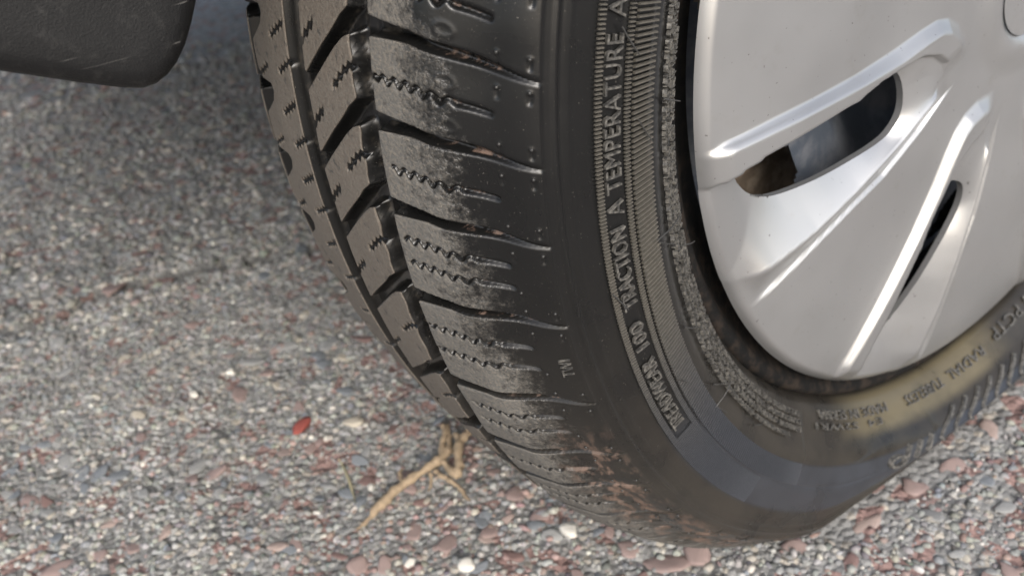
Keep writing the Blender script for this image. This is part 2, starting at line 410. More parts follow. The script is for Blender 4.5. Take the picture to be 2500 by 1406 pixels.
# ------------------------------------------------------------------ the car: one thing, its wheel parts, bumper and body
car = bpy.data.objects.new('parked_car', None); COL.objects.link(car)
tag(car, 'parked car with silver seven spoke hubcap, dusty black tyre and black plastic bumper', 'car')

# --- tyre surface of revolution with relief
half = np.array([(0, .3162), (.02, .3158), (.0495, .3142), (.07, .3070), (.083, .2940), (.0905, .2890), (.0954, .2839), (.0962, .2797), (.0978, .2668),
                 (.0985, .255), (.0957, .2422), (.0942, .2365), (.0895, .2310), (.082, .219), (.0762, .2148), (.066, .2140)])
full = np.concatenate([half[:0:-1] * np.array([-1, 1]), half])
seg = np.r_[0, np.cumsum(np.linalg.norm(np.diff(full, axis=0), axis=1))]
sd = np.linspace(0, seg[-1], 4000); px_ = np.interp(sd, seg, full[:, 0]); pr_ = np.interp(sd, seg, full[:, 1])
ker = np.exp(-.5 * (np.arange(-120, 121) * (sd[1] - sd[0]) / .0026) ** 2); ker /= ker.sum()
def smooth(a):
    p = np.r_[a[0] + (a[0] - a[1:121])[::-1], a, a[-1] + (a[-1] - a[-121:-1])[::-1]]; return np.convolve(p, ker, 'valid')
px_, pr_ = smooth(px_), smooth(pr_)
S0 = np.interp(0.0, px_[1200:2800], sd[1200:2800]); SS = sd - S0                       # arc length, 0 at the crown
tx, tr = np.gradient(px_, SS), np.gradient(pr_, SS); tl = np.hypot(tx, tr); nx_, nr_ = -tr / tl * -1 * -1, tx / tl
nx_ = -tr / tl; nr_ = tx / tl
def prof(s): return np.interp(s, SS, px_), np.interp(s, SS, pr_), np.interp(s, SS, nx_), np.interp(s, SS, nr_)
mid = len(SS) // 2
i_max = np.argmax(px_)
def s_of_x(x):
    return np.interp(x, px_[len(SS) - 1 - i_max:i_max + 1], SS[len(SS) - 1 - i_max:i_max + 1])
def s_of_r(r):
    return np.interp(-r, -pr_[mid + 300:], SS[mid + 300:])
def deform(P):
    x, y, z = P[:, 0], P[:, 1], P[:, 2]; r = np.hypot(y, z)
    zt = .3162 * z / np.maximum(r, 1e-6); d = -HUB - zt; dl = .5 * (d + np.sqrt(d * d + .006 ** 2)) - .5 * (-.6 + math.sqrt(.36 + .006 ** 2))
    w = sm(.222, .292, r)
    z2 = z + dl * w
    x2 = x + np.sign(x) * .16 * dl * np.sin(np.pi * np.clip((r - .215) / .088, 0, 1))
    z2 = np.maximum(z2, -HUB + .0006)
    return np.stack([x2, y, z2 + HUB], 1)
def tyre_pt(th, s, h):
    """th deg, s arc m, h height m above the plain profile"""
    x, r, nx, nr = prof(s); a = R_(th + TILT); rr = r + h * nr
    return deform(np.stack([x + h * nx, -rr * np.cos(a), rr * np.sin(a)], 1))

TH_K = [12.1, 6.8, 1.6, -3.55, -8.75, -15.1, -22.8, -29.5]
seqp = [5.2, 6.3, 7.7, 5.2, 6.5, 5.2, 7.4, 6.4]; rest = []
while sum(rest) < 12.1 + 360 - 12.1 - (12.1 + 29.5) - 12: rest.append(seqp[len(rest) % 8])
tot = 360 - (12.1 + 29.5); rest = np.array(rest) * tot / (sum(rest))
TH_K = TH_K + list(-29.5 - np.cumsum(rest))[:-1]                          # descending, wraps at 12.1-360
TK = np.array(TH_K); NK = len(TK); TKE = np.r_[TK, TK[0] - 360]
def off_lat(X): return np.interp(X, [44, 50, 65, 72, 80, 95.4], [.05, 0, -.25, -.65, -1.15, -2.35])
def off_diag(X): return np.interp(X, [-60, 6, 35, 42, 60], [-10.4, -4.55, -.4, .25, .6])
def cell(th, off):
    """index k of the groove above th (TK[k] >= th-off > TK[k+1]); also distance (deg) below it and to the next"""
    t = th - off; t = (t - TK[0]) % 360 - 360 + TK[0]; t = np.where(t == TK[0] - 360, TK[0], t)
    k = np.clip(np.searchsorted(-TKE, -t, side='right') - 1, 0, NK - 1)
    return k, TKE[k] - t, t - TKE[k + 1], TKE[k] - TKE[k + 1]
MM = 5.50                                                                  # mm of tread per degree
def tread_height(th, X):
    """height (mm, negative = cut) of the tread at angle th (deg) and lateral X (mm); also block id"""
    h = np.zeros_like(X)
    # circumferential grooves
    for a, b, dp in ((-7., 6., 6.6), (40.5, 50.6, 6.6), (-58., -45.5, 6.6)):
        wv = .0 * X
        if a == 40.5: wv = -1.2 * np.sin(th * 3.1) * .4
        h = np.minimum(h, -dp * sm(-.25, .75, X - a - wv) * sm(-.2, .6, b - X))
    # lateral shoulder grooves
    k, du, dn, pw = cell(th, off_lat(X))
    hw = np.interp(X, [50, 56, 64, 78, 86, 95.4], [3.1, 2.4, 1.7, 1.75, 1.9, 1.5])
    hw_lo = np.interp(X, [50, 56, 64, 78, 95.4], [2.3, 1.8, 1.3, 1.1, .3])
    dp = np.interp(X, [50, 65, 75, 84, 95.2, 95.6], [6.4, 5.6, 4.2, 2.6, .7, 0])
    inl = (X > 44)
    soft = sm(76, 85, X)
    cut = np.maximum(sm(hw_lo + .2, hw_lo - .45, du * MM), (1 - soft) * sm(hw + .25, hw - .7, dn * MM) + soft * np.clip((hw + .1 - dn * MM) / (hw + .1), 0, 1))
    h = np.where(inl, np.minimum(h, -dp * cut), h)
    kl = k
    # inner shoulder lateral grooves
    k2, du2, dn2, pw2 = cell(th, off_lat(np.abs(X)) * -1 - 7.3)
    cut = np.maximum(sm(2.6, 2.0, du2 * MM), sm(2.6, 2.0, dn2 * MM))
    h = np.where(X < -52, np.minimum(h, -np.interp(-X, [50, 75, 92, 96], [6, 5, 1, 0]) * cut), h)
    # diagonal grooves of the second rib
    kd, dud, dnd, pwd = cell(th, off_diag(X))
    hwd = np.interp(X, [6, 30, 38, 42], [1.7, 1.7, 2.3, 2.9])
    cut = np.maximum(sm(hwd + .25, hwd - .35, dud * MM * .72), sm(hwd + .25, hwd - .35, dnd * MM * .72))
    h = np.where((X > 0) & (X < 46), np.minimum(h, -6.2 * cut), h)
    # scalloped notches at the inner edge of the first rib
    kn, dun, dnn, pwn = cell(th, -6.2)
    depth_n = np.interp(dun, [0, .3, 1.0, 1.9, 2.35, 2.5], [13, 14.5, 12, 4.5, .5, 0]) * (dun < 2.6)
    cut = sm(.3, -.5, X - (-45.5 + depth_n)) * (dun < 2.6)
    h = np.where((X < -20) & (X > -50), np.minimum(h, -4.6 * cut), h)
    # wavy shoulder sipes: one or two per block
    frac_sets = [(.505,)] * NK
    two = pw > 5.9
    for fi, fr in ((0, .32), (1, .585)):
        f = np.where(two, fr, .505 if fi == 0 else 9.)
        wav = np.where(X < 76.2, .95 * np.sin((X - 52) / 4.03 * 2 * np.pi), 0.) * sm(52, 54, X)
        dist = np.abs((du - f * pw) * MM - wav)
        on = .5 + .5 * np.sin((X - 52) / 4.03 * 2 * np.pi + .8)
        hwS = np.where(X < 76.2, .26 + .72 * on ** 2, .75)
        live = (X > 53.0 + 1.6 * np.sin(k * 2.3)) & (X < 84.4)
        dps = np.interp(X, [52, 58, 75, 78, 83, 84.4], [2.4, 3.2, 2.8, 1.9, 1.5, .9])
        h = np.where(live, np.minimum(h, -dps * sm(hwS + .3, hwS - .3, dist)), h)
    # zig-zag sipes on the two middle ribs
    def tri(u): return np.abs((u % 1) - .5) * 4 - 1
    for X0, X1, f in ((5, 16, .52), (26, 41, .47)):
        dist = np.abs((dud - f * pwd) * MM * .72 - .7 * tri(X / 3.6))
        h = np.where((X > X0) & (X < X1), np.minimum(h, -2.8 * sm(.85, .28, dist) * (.75 + .25 * np.sin(X * 2.2 + kd))), h)
    for X0, X1, f in ((-47, -32, .40), (-24, -9, .13), (-20, -6, .62)):
        dist = np.abs((dud - f * pwd) * MM * .72 - .7 * tri(X / 3.6))
        h = np.where((X > X0) & (X < X1), np.minimum(h, -2.6 * sm(.85, .28, dist) * (.75 + .25 * np.sin(X * 2.2 + kd))), h)
    # moulded wear rings on the shoulder
    for f, X0 in ((.30, 74.5), (.78, 74.5), (.20, 64), (.66, 64.2)):
        rad = np.hypot((du - f * pw) * MM, X - X0); h = np.where(h > -.3, h + .30 * np.exp(-((rad - 1.9) / .42) ** 2), h)
    # little pin-shaped sipes beside each groove
    for Xp, up in ((85.6, .32), (93.0, .30)):
        for side in (0, 1):
            base = np.where(side == 0, du - np.where(Xp < 90, .95, .6), dn - np.where(Xp < 90, .95, 1.25)) * np.where(side == 0, 1, -1)
            dist = np.hypot(base * MM * .95, X - Xp)
            tail = sm(.45, .1, np.abs(X - Xp)) * (base * MM > .2) * (base * MM < 3.6)
            h = h - .8 * tail; h = np.where(dist < .6, np.maximum(h, .5 * sm(.62, .3, dist)), h)
        bm_ = (du - .62 * pw); dist = np.hypot(bm_ * MM * .95, X - Xp)
        if Xp < 90:
            tail = sm(.45, .1, np.abs(X - Xp)) * (bm_ * MM > .2) * (bm_ * MM < 3.6) * two
            h = h - .8 * tail; h = np.where((dist < .6) & two, np.maximum(h, .5 * sm(.62, .3, dist)), h)
    bid = np.full(X.shape, -1)
    bid = np.where((X > 45.5), 1000 + kl, bid)
    bid = np.where((X > 0) & (X <= 45.5), 2000 + kd, bid)
    bid = np.where((X <= 0) & (X > -52), 3000, bid)
    bid = np.where(X <= -52, 4000 + k2, bid)
    return h, bid

s_bend = s_of_r(.2839); s_ridge = s_of_r(.2797); s_in = -s_bend
def side_height(th, s):
    """relief (mm) of the outer sidewall"""
    r = prof(s)[1] * 1000; h = np.zeros_like(r)
    h -= .8 * sm(284.2, 283.2, r)
    h += 1.1 * np.exp(-((r - 279.7) / .55) ** 2) - .5 * np.exp(-((r - 278.0) / .6) ** 2) + .35 * np.exp(-((r - 275.2) / .5) ** 2)
    pan = sm(264.3, 263.7, r) * sm(255.8, 256.4, r) * sm(-35.0, -34.6, th + .06 * np.abs(r - 260)) * sm(14, 13.6, th)
    h -= .55 * pan
    h -= .7 * np.exp(-((r - 252.9) / .45) ** 2) * sm(-76, -74, th)
    h -= .35 * sm(242.6, 241.8, r) * sm(-62, -58, th)
    logo = sm(-66, -72, th) * sm(-136, -133, th) * sm(268, 266.5, r)
    low = np.interp(-th, [60, 72, 76, 82, 120], [242.4, 242, 236, 230, 227])
    h += .7 * logo * sm(low - .8, low + .3, r)
    h += .35 * np.exp(-((th + 59.5) / .12) ** 2) * sm(242, 240, r) * sm(218, 221, r)
    return h

# grid
th_fine = np.arange(-88, 14.001, .092)
th_all = np.concatenate([th_fine, np.arange(14.8, 271.3, .9)])
s_list = [np.arange(SS[0] + .002, s_of_x(-.085) - .006, .008), np.arange(s_of_x(-.085), s_of_x(-.062), .0016), np.arange(s_of_x(-.062), s_bend, .00052),
          np.arange(s_bend, s_of_r(.2385), .00062), np.arange(s_of_r(.2385), SS[-1] - .001, .0018)]
s_all = np.concatenate(s_list)
NT_, NS_ = len(th_all), len(s_all)
TH, SG = np.meshgrid(th_all, s_all, indexing='ij'); TH = TH.ravel(); SG = SG.ravel()
# lateral coordinate in mm: X on the tread, continued by arc length down the sidewalls
Xp, Rp, _, _ = prof(SG)
LAT = np.where(SG > s_bend, 95.4 + (SG - s_bend) * 1000, np.where(SG < s_in, -95.4 + (SG - s_in) * 1000, Xp * 1000))
tread = (SG <= s_bend) & (SG >= s_in)
HH = np.zeros_like(SG); BID = np.full(SG.shape, -1)
HH[tread], BID[tread] = tread_height(TH[tread], LAT[tread])
out = SG > s_bend - .002
HH[out] += side_height(TH[out], SG[out])
H2 = HH.reshape(NT_, NS_); H2 = .25 * np.roll(H2, 1, 0) + .5 * H2 + .25 * np.roll(H2, -1, 0); H2[:, 1:-1] = .2 * H2[:, :-2] + .6 * H2[:, 1:-1] + .2 * H2[:, 2:]
HH = H2.ravel().copy()
HH += (vnoise(np.stack([TH * 5.5, SG * 1000], -1), 14., 31) - .5) * .5 * tread
V = tyre_pt(TH, SG, HH * 1e-3)
FQ = grid_faces(NT_, NS_, wrap=True)
hf = HH[FQ].mean(1); fb = BID[FQ].max(1); latf = LAT[FQ].mean(1)
thr = np.where(fb >= 4000, -2.0, np.where(fb >= 3000, -4.6, -3.3))
thr = np.where((fb >= 1000) & (fb < 2000), np.interp(latf, [50, 80, 90, 95], [-3.4, -2.8, -1.9, -.9]), thr)
fb = np.where((hf > thr) & (np.abs(latf) < 95.2), fb, -1)
tyre = None
def sub(name, mask, parent):
    f = FQ[mask]; u, inv = np.unique(f, return_inverse=True)
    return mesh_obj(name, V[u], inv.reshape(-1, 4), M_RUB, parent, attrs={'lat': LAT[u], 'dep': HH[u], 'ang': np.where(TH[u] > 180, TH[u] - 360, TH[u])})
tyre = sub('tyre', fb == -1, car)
tag(tyre, 'black rubber tyre with dusty worn tread')
order = np.argsort(fb, kind='stable'); fbs = fb[order]; bounds = np.searchsorted(fbs, np.unique(fbs))
for b in np.unique(fbs):
    if b < 0: continue
    o = sub('tread_rib' if b == 3000 else 'tread_block', fb == b, tyre)

# bright little pin heads standing in the shoulder blocks
pin_t, pin_x = [], []
for k_ in range(NK):
    hi, lo_ = TKE[k_], TKE[k_ + 1]
    if lo_ < -80: break
    for Xq, a_, b_ in ((85.6, .95, .95), (93.0, .6, 1.25)):
        o_ = float(off_lat(np.array([Xq]))[0]); pin_t += [hi - a_ + o_, lo_ + b_ + o_]; pin_x += [Xq, Xq]
    if hi - lo_ > 5.9: pin_t.append(hi - .62 * (hi - lo_) + float(off_lat(np.array([85.6]))[0])); pin_x.append(85.6)
pc = tyre_pt(np.array(pin_t), s_of_x(np.array(pin_x) / 1000), np.full(len(pin_t), .0003))
Vp = (pc[:, None] + ICO_V[None] * .00062).reshape(-1, 3); Fp = (ICO_F[None] + (np.arange(len(pc)) * len(ICO_V))[:, None, None]).reshape(-1, 3)
tag(mesh_obj('pin_heads', Vp, Fp, M_WHISK, tyre), 'small rubber pin heads dotted over the tyre shoulder', kind='stuff')

# --- raised lettering and ribs on the sidewall
def text_mesh(txt, size=1.0):
    cu = bpy.data.curves.new('t', 'FONT'); cu.body = txt; cu.size = size; cu.resolution_u = 2; cu.space_character = 1.05
    ob = bpy.data.objects.new('t', cu); COL.objects.link(ob)
    dg = bpy.context.evaluated_depsgraph_get(); me = bpy.data.meshes.new_from_object(ob.evaluated_get(dg))
    bm = bmesh.new(); bm.from_mesh(me); bpy.data.meshes.remove(me); bpy.data.objects.remove(ob); bpy.data.curves.remove(cu)
    bmesh.ops.remove_doubles(bm, verts=bm.verts, dist=1e-5)
    bmesh.ops.triangulate(bm, faces=bm.faces)
    return bm
def letter(txt, th0, th1, r_out, r_in, h=.7, name='raised_lettering', base=0., mat=None, taper=.0, shoulder=None):
    """text reading towards +theta with its tops outward, between radii r_out and r_in (mm)"""
    bm = text_mesh(txt)
    co = np.array([v.co[:2] for v in bm.verts]); lo, hi = co.min(0), co.max(0)
    ext = bmesh.ops.extrude_face_region(bm, geom=list(bm.faces)); top = {v for v in ext['geom'] if isinstance(v, bmesh.types.BMVert)}
    uv = (np.array([v.co[:2] for v in bm.verts]) - lo) / (hi - lo)
    th = th0 + uv[:, 0] * (th1 - th0)
    if shoulder: sa, sb = s_of_x(shoulder[0]), s_of_x(shoulder[1])
    else: sa, sb = s_of_r(r_out / 1000), s_of_r(r_in / 1000)
    s = sb + uv[:, 1] * (sa - sb)
    hh = np.array([(base + h) if v in top else base - .5 for v in bm.verts]) * 1e-3
    P = tyre_pt(th, s, hh)
    for v, p in zip(bm.verts, P): v.co = p
    bmesh.ops.recalc_face_normals(bm, faces=bm.faces)
    return bm_obj(name, bm, mat or M_LET, tyre)
for w, a, b in (('TREADWEAR', -33.9, -24.6), ('100', -23.1, -20.4), ('TRACTION', -18.8, -11.7), ('A', -10.65, -9.55), ('TEMPERATURE', -8.85, 1.8), ('A', 2.75, 3.95)):
    letter(w, a, b, 263.3, 257.3, .75, base=-.5)
letter('TWI', -21.7, -20.1, 0, 0, .8, shoulder=(.0903, .0932))
W = ['SAFETY WARNING  SERIOUS INJURY MAY RESULT FROM TIRE FAILURE DUE TO UNDERINFLATION OVERLOADING MISAPPLICATION',
     'FOLLOW OWNERS MANUAL OR TIRE PLACARD IN VEHICLE  TIRE FAILURE DUE TO IMPACT DAMAGE',
     'EXPLOSION OF TIRE RIM ASSEMBLY DUE TO IMPROPER MOUNTING  MOUNT ONLY ON SPECIFIED RIMS',
     'TIRE FAILURE DUE TO EXCESSIVE PRESSURE  ONLY SPECIALLY TRAINED PERSONS SHOULD MOUNT TIRES']
for i, t in enumerate(W):
    letter(t, -58.2 + (3 if i == 0 else 0), 7 - 2 * i, 232.6 - 3.1 * i, 230.4 - 3.1 * i, .9)
letter('MADE IN SERBIA', -80.5, -63.5, 222.3, 218.6, .6)
letter('RADIAL', -105.0, -96.0, 223.4, 219.2, .6); letter('TUBELESS', -94.5, -85.2, 223.4, 219.2, .6)
letter('PCTP', -115.5, -108.0, 222.6, 217.6, .7); letter('2134', -125.5, -117.0, 222.6, 217.6, .7)
letter('E4  S2WR1', -78.5, -62.5, 226.8, 223.8, .5)

def bars(name, items, label, width_fn, mat=M_RIB, h=.7, base=0.0, fade=(-400, -399)):
    """radial bars: items = (theta, r_out, r_in) in deg/mm, 3 segments along the radius"""
    th = np.array([i[0] for i in items]); ro = np.array([i[1] for i in items]); ri = np.array([i[2] for i in items]); n = len(th)
    wd = width_fn(th); K = 4; ss = []
    for j in range(K):
        ss.append(s_of_r((ro + (ri - ro) * j / (K - 1)) / 1000))
    ss = np.array(ss).T                                                     # n,K
    tops = []
    fd = np.repeat(sm(fade[0], fade[1], th), K)
    for dt, hh in ((-1., -.3), (-.6, h), (.6, h), (1., -.3)):
        tops.append(tyre_pt((th[:, None] + dt * wd[:, None] + 0 * ss).ravel(), ss.ravel(), ((hh if hh < 0 else 0) + (hh * fd + .06 * (1 - fd) if hh > 0 else 0 * fd) + base) * 1e-3).reshape(n, K, 3))
    Vv = np.stack(tops, 1).reshape(-1, 3)                                   # n,4,K,3
    F = []
    for c in range(3):
        for j in range(K - 1): F.append((c * K + j, c * K + j + 1, (c + 1) * K + j + 1, (c + 1) * K + j))
    F = np.array(F)
    for e in (0, K - 1): F = np.concatenate([F, [[e, K + e, 2 * K + e, 3 * K + e]]])
    FF = (F[None] + (np.arange(n) * 4 * K)[:, None, None]).reshape(-1, 4)
    o = mesh_obj(name, Vv, FF, mat, tyre, smooth=False, attrs={'ang': np.repeat(th, 4 * K)}); tag(o, label, kind='stuff'); return o
rib_th = np.arange(-58.9, 14, .40)
bars('sidewall_ribs', [(t, 252.3, 242.2) for t in rib_th], 'row of fine radial ribs beside the lettering', lambda t: np.full_like(t, .095), h=.7, fade=(-60, -50))
dash_th = np.arange(-34.8, 14, .28)
bars('sidewall_ribs', [(t, 266.9, 264.5) for t in dash_th], 'outer row of tiny rubber dashes along the lettering', lambda t: np.full_like(t, .070), h=.6)
bars('sidewall_ribs', [(t, 255.8, 253.6) for t in dash_th], 'inner row of tiny rubber dashes along the lettering', lambda t: np.full_like(t, .070), h=.6)
fine_th = np.arange(-51, -35.0, .28)
bars('sidewall_ribs', [(t, 266.9 - 0 * t, 253.6) for t in fine_th], 'wide field of fine radial ribs below the lettering', lambda t: np.full_like(t, .070), h=.45, fade=(-51, -40))

# raised emblem strokes and curved flutes low on the sidewall
def stroke(name, pts, w, h, mat=M_LET):
    """raised band along (theta, r mm) points"""
    pts = np.array(pts, float); n = len(pts); t = np.gradient(pts, axis=0); t[:, 0] *= 4.4; l = np.hypot(t[:, 0], t[:, 1]); nrm = np.stack([-t[:, 1] / l / 4.4, t[:, 0] / l], 1)
    rows = []
    for o_, hh in ((-1, -.3), (-.6, h), (.6, h), (1, -.3)):
        q = pts + nrm * w * o_; rows.append(tyre_pt(q[:, 0], s_of_r(q[:, 1] / 1000), np.full(n, hh * 1e-3)))
    Vv = np.stack(rows, 0).reshape(-1, 3); F = []
    for c in range(3):
        for j in range(n - 1): F.append((c * n + j, c * n + j + 1, (c + 1) * n + j + 1, (c + 1) * n + j))
    for e in (0, n - 1): F.append((e, n + e, 2 * n + e, 3 * n + e))
    return mesh_obj(name, Vv, np.array(F), mat, tyre, smooth=False)
lo = np.linspace(0, 2 * np.pi, 18)
stroke('raised_emblem', np.stack([-79.6 + 1.5 * np.cos(lo), 250.5 + 4.2 * np.sin(lo) - 1.2 * np.cos(lo)], 1), 1.5, 2.0)
for a0, a1 in ((-82.3, -80.9), (-84.6, -83.2), (-87.0, -85.6)):
    t = np.linspace(0, 1, 6); stroke('raised_emblem', np.stack([a1 + (a0 - a1) * t, 255 - 14 * t], 1), 1.4, 2.0)
for i in range(10):
    a0 = -89.5 - 3.1 * i; t = np.linspace(0, 1, 9)
    stroke('sidewall_flute', np.stack([a0 - 4.2 * t + 2.4 * np.sin(t * np.pi), 260 - 27 * t], 1), 1.1, 1.1)

# rubber whiskers left by the mould
def whisker(a, b, lift=2.2):
    (t0, r0), (t1, r1) = a, b; t = np.linspace(0, 1, 6)
    P = tyre_pt(t0 + (t1 - t0) * t, s_of_r((r0 + (r1 - r0) * t) / 1000), (.0003 + lift * 1e-3 * t ** 1.3))
    Vv, F = tube(P, np.interp(t, [0, 1], [.00034, .0002]), 6)
    mesh_obj('rubber_whisker', Vv, F, M_WHISK, tyre)
for a, b, l in (((-3.7, 235.7), (-5.0, 224), 3), ((-14.9, 243.7), (-14.6, 231), 3.5), ((-15.1, 243), (-16.6, 235.5), 1.2), ((-25.3, 239.7), (-27.8, 232.2), 2), ((-37.1, 243), (-36.7, 233.8), 4),
                ((-36.9, 242.8), (-39.2, 241), .8), ((-34.7, 238.3), (-38.1, 231.3), .8), ((-46, 236), (-48.4, 233), 1), ((-4.1, 250), (-6.1, 245.5), 2.5), ((-20, 221.5), (-21.2, 217), 3), ((-28.6, 252.5), (-30.2, 249), 1.6), ((-16.5, 266.5), (-18.2, 263), 2.2), ((2.2, 258.5), (.4, 253), 2)):
    whisker(a, b, l)

# --- hubcap: seven spoke pressed cover, relief over a polar grid
SEC = 360 / 7
def pol(l): l = np.array(l, float); return np.stack([l[:, 1] * np.cos(R_(l[:, 0])), l[:, 1] * np.sin(R_(l[:, 0]))], 1)
L1 = [(-12.7, 212), (-12.7, 203), (-12.3, 192), (-12.1, 173), (-12.0, 150), (-11.7, 125), (-10.4, 100), (-8.7, 84), (-7.6, 73), (-8.6, 64.5), (-13.6, 56), (-25.1, 49.5), (-35.0, 49), (-38.4, 53)]
L4 = [(-40.4, 65.5), (-41.4, 88), (-40.6, 114.8), (-38.8, 134), (-37.5, 160.6), (-36.9, 187), (-36.7, 197), (-36.7, 205), (-36.6, 212)]
PK_TOP = [(-17.2, 212), (-16.8, 202), (-15.9, 186), (-15.7, 174), (-15.8, 152), (-15.7, 127), (-14.8, 112), (-14.5, 100)]
PK_IN = [(-14.5, 100), (-14.8, 86), (-18.0, 75), (-24, 68), (-30.0, 68), (-33.0, 78)]
PK_L3 = [(-33.0, 78), (-34.2, 103), (-34.1, 132), (-33.4, 159), (-32.2, 183), (-31.4, 196), (-30.5, 206), (-30, 212)]
def dseg(P, poly, closed=False):
    poly = np.asarray(poly); a = poly if closed else poly[:-1]; b = np.roll(poly, -1, 0) if closed else poly[1:]; best = np.full(len(P), 1e9)
    for p, q in zip(a, b):
        d = q - p; t = np.clip(((P - p) @ d) / (d @ d), 0, 1); best = np.minimum(best, np.hypot(*(P - p - t[:, None] * d).T))
    return best
def inside(P, poly):
    poly = np.asarray(poly); c = np.zeros(len(P), bool)
    for p, q in zip(poly, np.roll(poly, -1, 0)):
        hit = ((p[1] > P[:, 1]) != (q[1] > P[:, 1])) & (P[:, 0] < (q[0] - p[0]) * (P[:, 1] - p[1]) / (q[1] - p[1] + 1e-12) + p[0]); c ^= hit
    return c
def smax(a, b, k=1.2): return .5 * (a + b + np.sqrt((a - b) ** 2 + k * k))
NPHI = 156
phi = -6 - SEC * np.arange(NPHI) / NPHI; rr = np.concatenate([np.arange(1.0, 40, 2.4), np.arange(40, 195, 1.05), np.linspace(195.2, 204.0, 13)])
PH, RR = np.meshgrid(phi, rr, indexing='ij'); pf, rf = PH.ravel(), RR.ravel()
PT = np.stack([rf * np.cos(R_(pf)), rf * np.sin(R_(pf))], 1)
P1 = pol(L1 + L4); P3 = pol(PK_TOP + PK_IN[1:] + PK_L3[1:])
in1 = inside(PT, P1); d1u = dseg(PT, pol(L1)); d1l = dseg(PT, pol(L4))
lw = sm(-20, -33, pf)
dLq = dseg(PT, pol(PK_L3)); tb_ = d1l / (d1l + dLq + 1e-6); tap = sm(203, 186, rf)
lowband = (-2.6 + 6.8 * tb_) * tap * sm(58, 84, rf)
hr = (4.3 * (1 - lw) + lowband * lw) * sm(204, 193, rf)
wu = np.interp(rf, [49, 60, 75, 100, 126, 150, 172, 203], [9, 7, 5.2, 5.4, 4.0, 3.4, 2.8, 2.0])
t_u = sm(-.4, 1, np.clip(d1u / wu, -1, 1) * 1.0 - .0); t_u = np.clip(d1u / wu, 0, 1); t_u = t_u * .6 + .4 * sm(0, 1, t_u)
t_l = sm(0, 1.3, d1l)
hU = np.where(in1, hr * np.minimum(np.where(lw < 1, t_u, 1), np.where(lw > 0, t_l, 1)), 0.)
band = hU
HOLE = [(-16.2, 184.5), (-15.9, 174), (-16.0, 152), (-15.9, 127), (-15.0, 112), (-14.8, 104), (-16.6, 97), (-20.5, 93.5), (-26, 93), (-30.2, 96), (-32.2, 104), (-31.6, 113), (-30.3, 123), (-29.0, 136), (-27.7, 148), (-26.4, 160), (-25.2, 169), (-23.6, 175.4), (-21.8, 180), (-19.6, 183), (-17.2, 185)]
PHo = pol(HOLE)
def nearest(P, poly):
    best = np.full(len(P), 1e9); N = P.copy()
    for p, q in zip(poly, np.roll(poly, -1, 0)):
        d = q - p; t = np.clip(((P - p) @ d) / (d @ d), 0, 1)[:, None]; c = p + t * d; e = np.hypot(*(P - c).T); m_ = e < best; best[m_] = e[m_]; N[m_] = c[m_]
    return best, N
for _ in range(2):                                                         # round the slot's corners
    PHo = np.stack([.75 * PHo + .25 * np.roll(PHo, -1, 0), .25 * PHo + .75 * np.roll(PHo, -1, 0)], 1).reshape(-1, 2)
_d, _n = nearest(PT, PHo); PT = np.where((_d < .62)[:, None], _n, PT)      # grid points next to the slot's rim move onto it
in3 = inside(PT, P3); dT = dseg(PT, pol(PK_TOP)); dI = dseg(PT, pol(PK_IN)); dL = dseg(PT, pol(PK_L3))
inH = inside(PT, PHo); dH = dseg(PT, PHo, True)
hdeep = np.interp(rf, [85, 97, 122, 146, 166, 182], [-.6, -1.0, -2.4, -4.6, -7.2, -8.5])
dE = np.minimum(np.minimum(dL, dI * 1.3), (206 - rf) * 1.0); hE = (4.1 * tap * dI / (dL + dI + 1e-6) + (1.6 - .6 * lw) * dL / (dL + dI + 1e-6))
tt_ = dE / (dE + dH + 1e-6); hp = hE + (hdeep - hE) * tt_
hp = np.where(inH, hdeep, hp)
wall = sm(.1, 1.5, dT) * sm(0, 1.2, np.minimum(dI, dL))
hP = np.where(in3, band * (1 - wall) + hp * wall, band)
dome = 5.6 * (1 - (rf / 204) ** 7)
edge = -3.4 * np.clip((rf - 199.6) / 4.4, 0, 1) ** 1.7
centre = 2.6 * sm(44, 30, rf) - 3.5 * sm(27, 23.5, rf)
HC = hP + dome + edge + centre
HC = HC.reshape(NPHI, len(rr)); HOLE = (inH & (dH > .25)).reshape(NPHI, len(rr))
HC7 = np.tile(HC, (7, 1)); HO7 = np.tile(HOLE, (7, 1))
TL = np.degrees(np.arctan2(PT[:, 1], PT[:, 0])).reshape(NPHI, -1); RL = np.hypot(*PT.T).reshape(NPHI, -1)
A7 = R_(np.concatenate([TL - SEC * q_ for q_ in range(7)]) + TILT); r7 = np.tile(RL, (7, 1))
VH = np.stack([.0795 + HC7 * 1e-3, -r7 * np.cos(A7) * 1e-3, r7 * np.sin(A7) * 1e-3 + HUB], -1).reshape(-1, 3)
FH = grid_faces(7 * NPHI, len(rr), wrap=True)
cen2 = PT.reshape(NPHI, -1, 2); cen2 = .25 * (cen2[:-1, :-1] + cen2[1:, :-1] + cen2[:-1, 1:] + cen2[1:, 1:])
ci = np.zeros((NPHI, len(rr) - 1), bool); ci[:-1] = inside(cen2.reshape(-1, 2), PHo).reshape(NPHI - 1, -1)
SN7 = np.tile((_d < .62).reshape(NPHI, -1), (7, 1)).ravel()
FH = FH[~(HO7.ravel()[FH].any(1) | np.tile(ci, (7, 1)).ravel() | SN7[FH].all(1))]
u, inv = np.unique(FH, return_inverse=True)
VH, FH = VH[u], inv.reshape(-1, 4)
ed = np.concatenate([FH[:, [0, 1]], FH[:, [1, 2]], FH[:, [2, 3]], FH[:, [3, 0]]]); key = np.sort(ed, 1); _, ix, ct = np.unique(key, axis=0, return_index=True, return_counts=True)
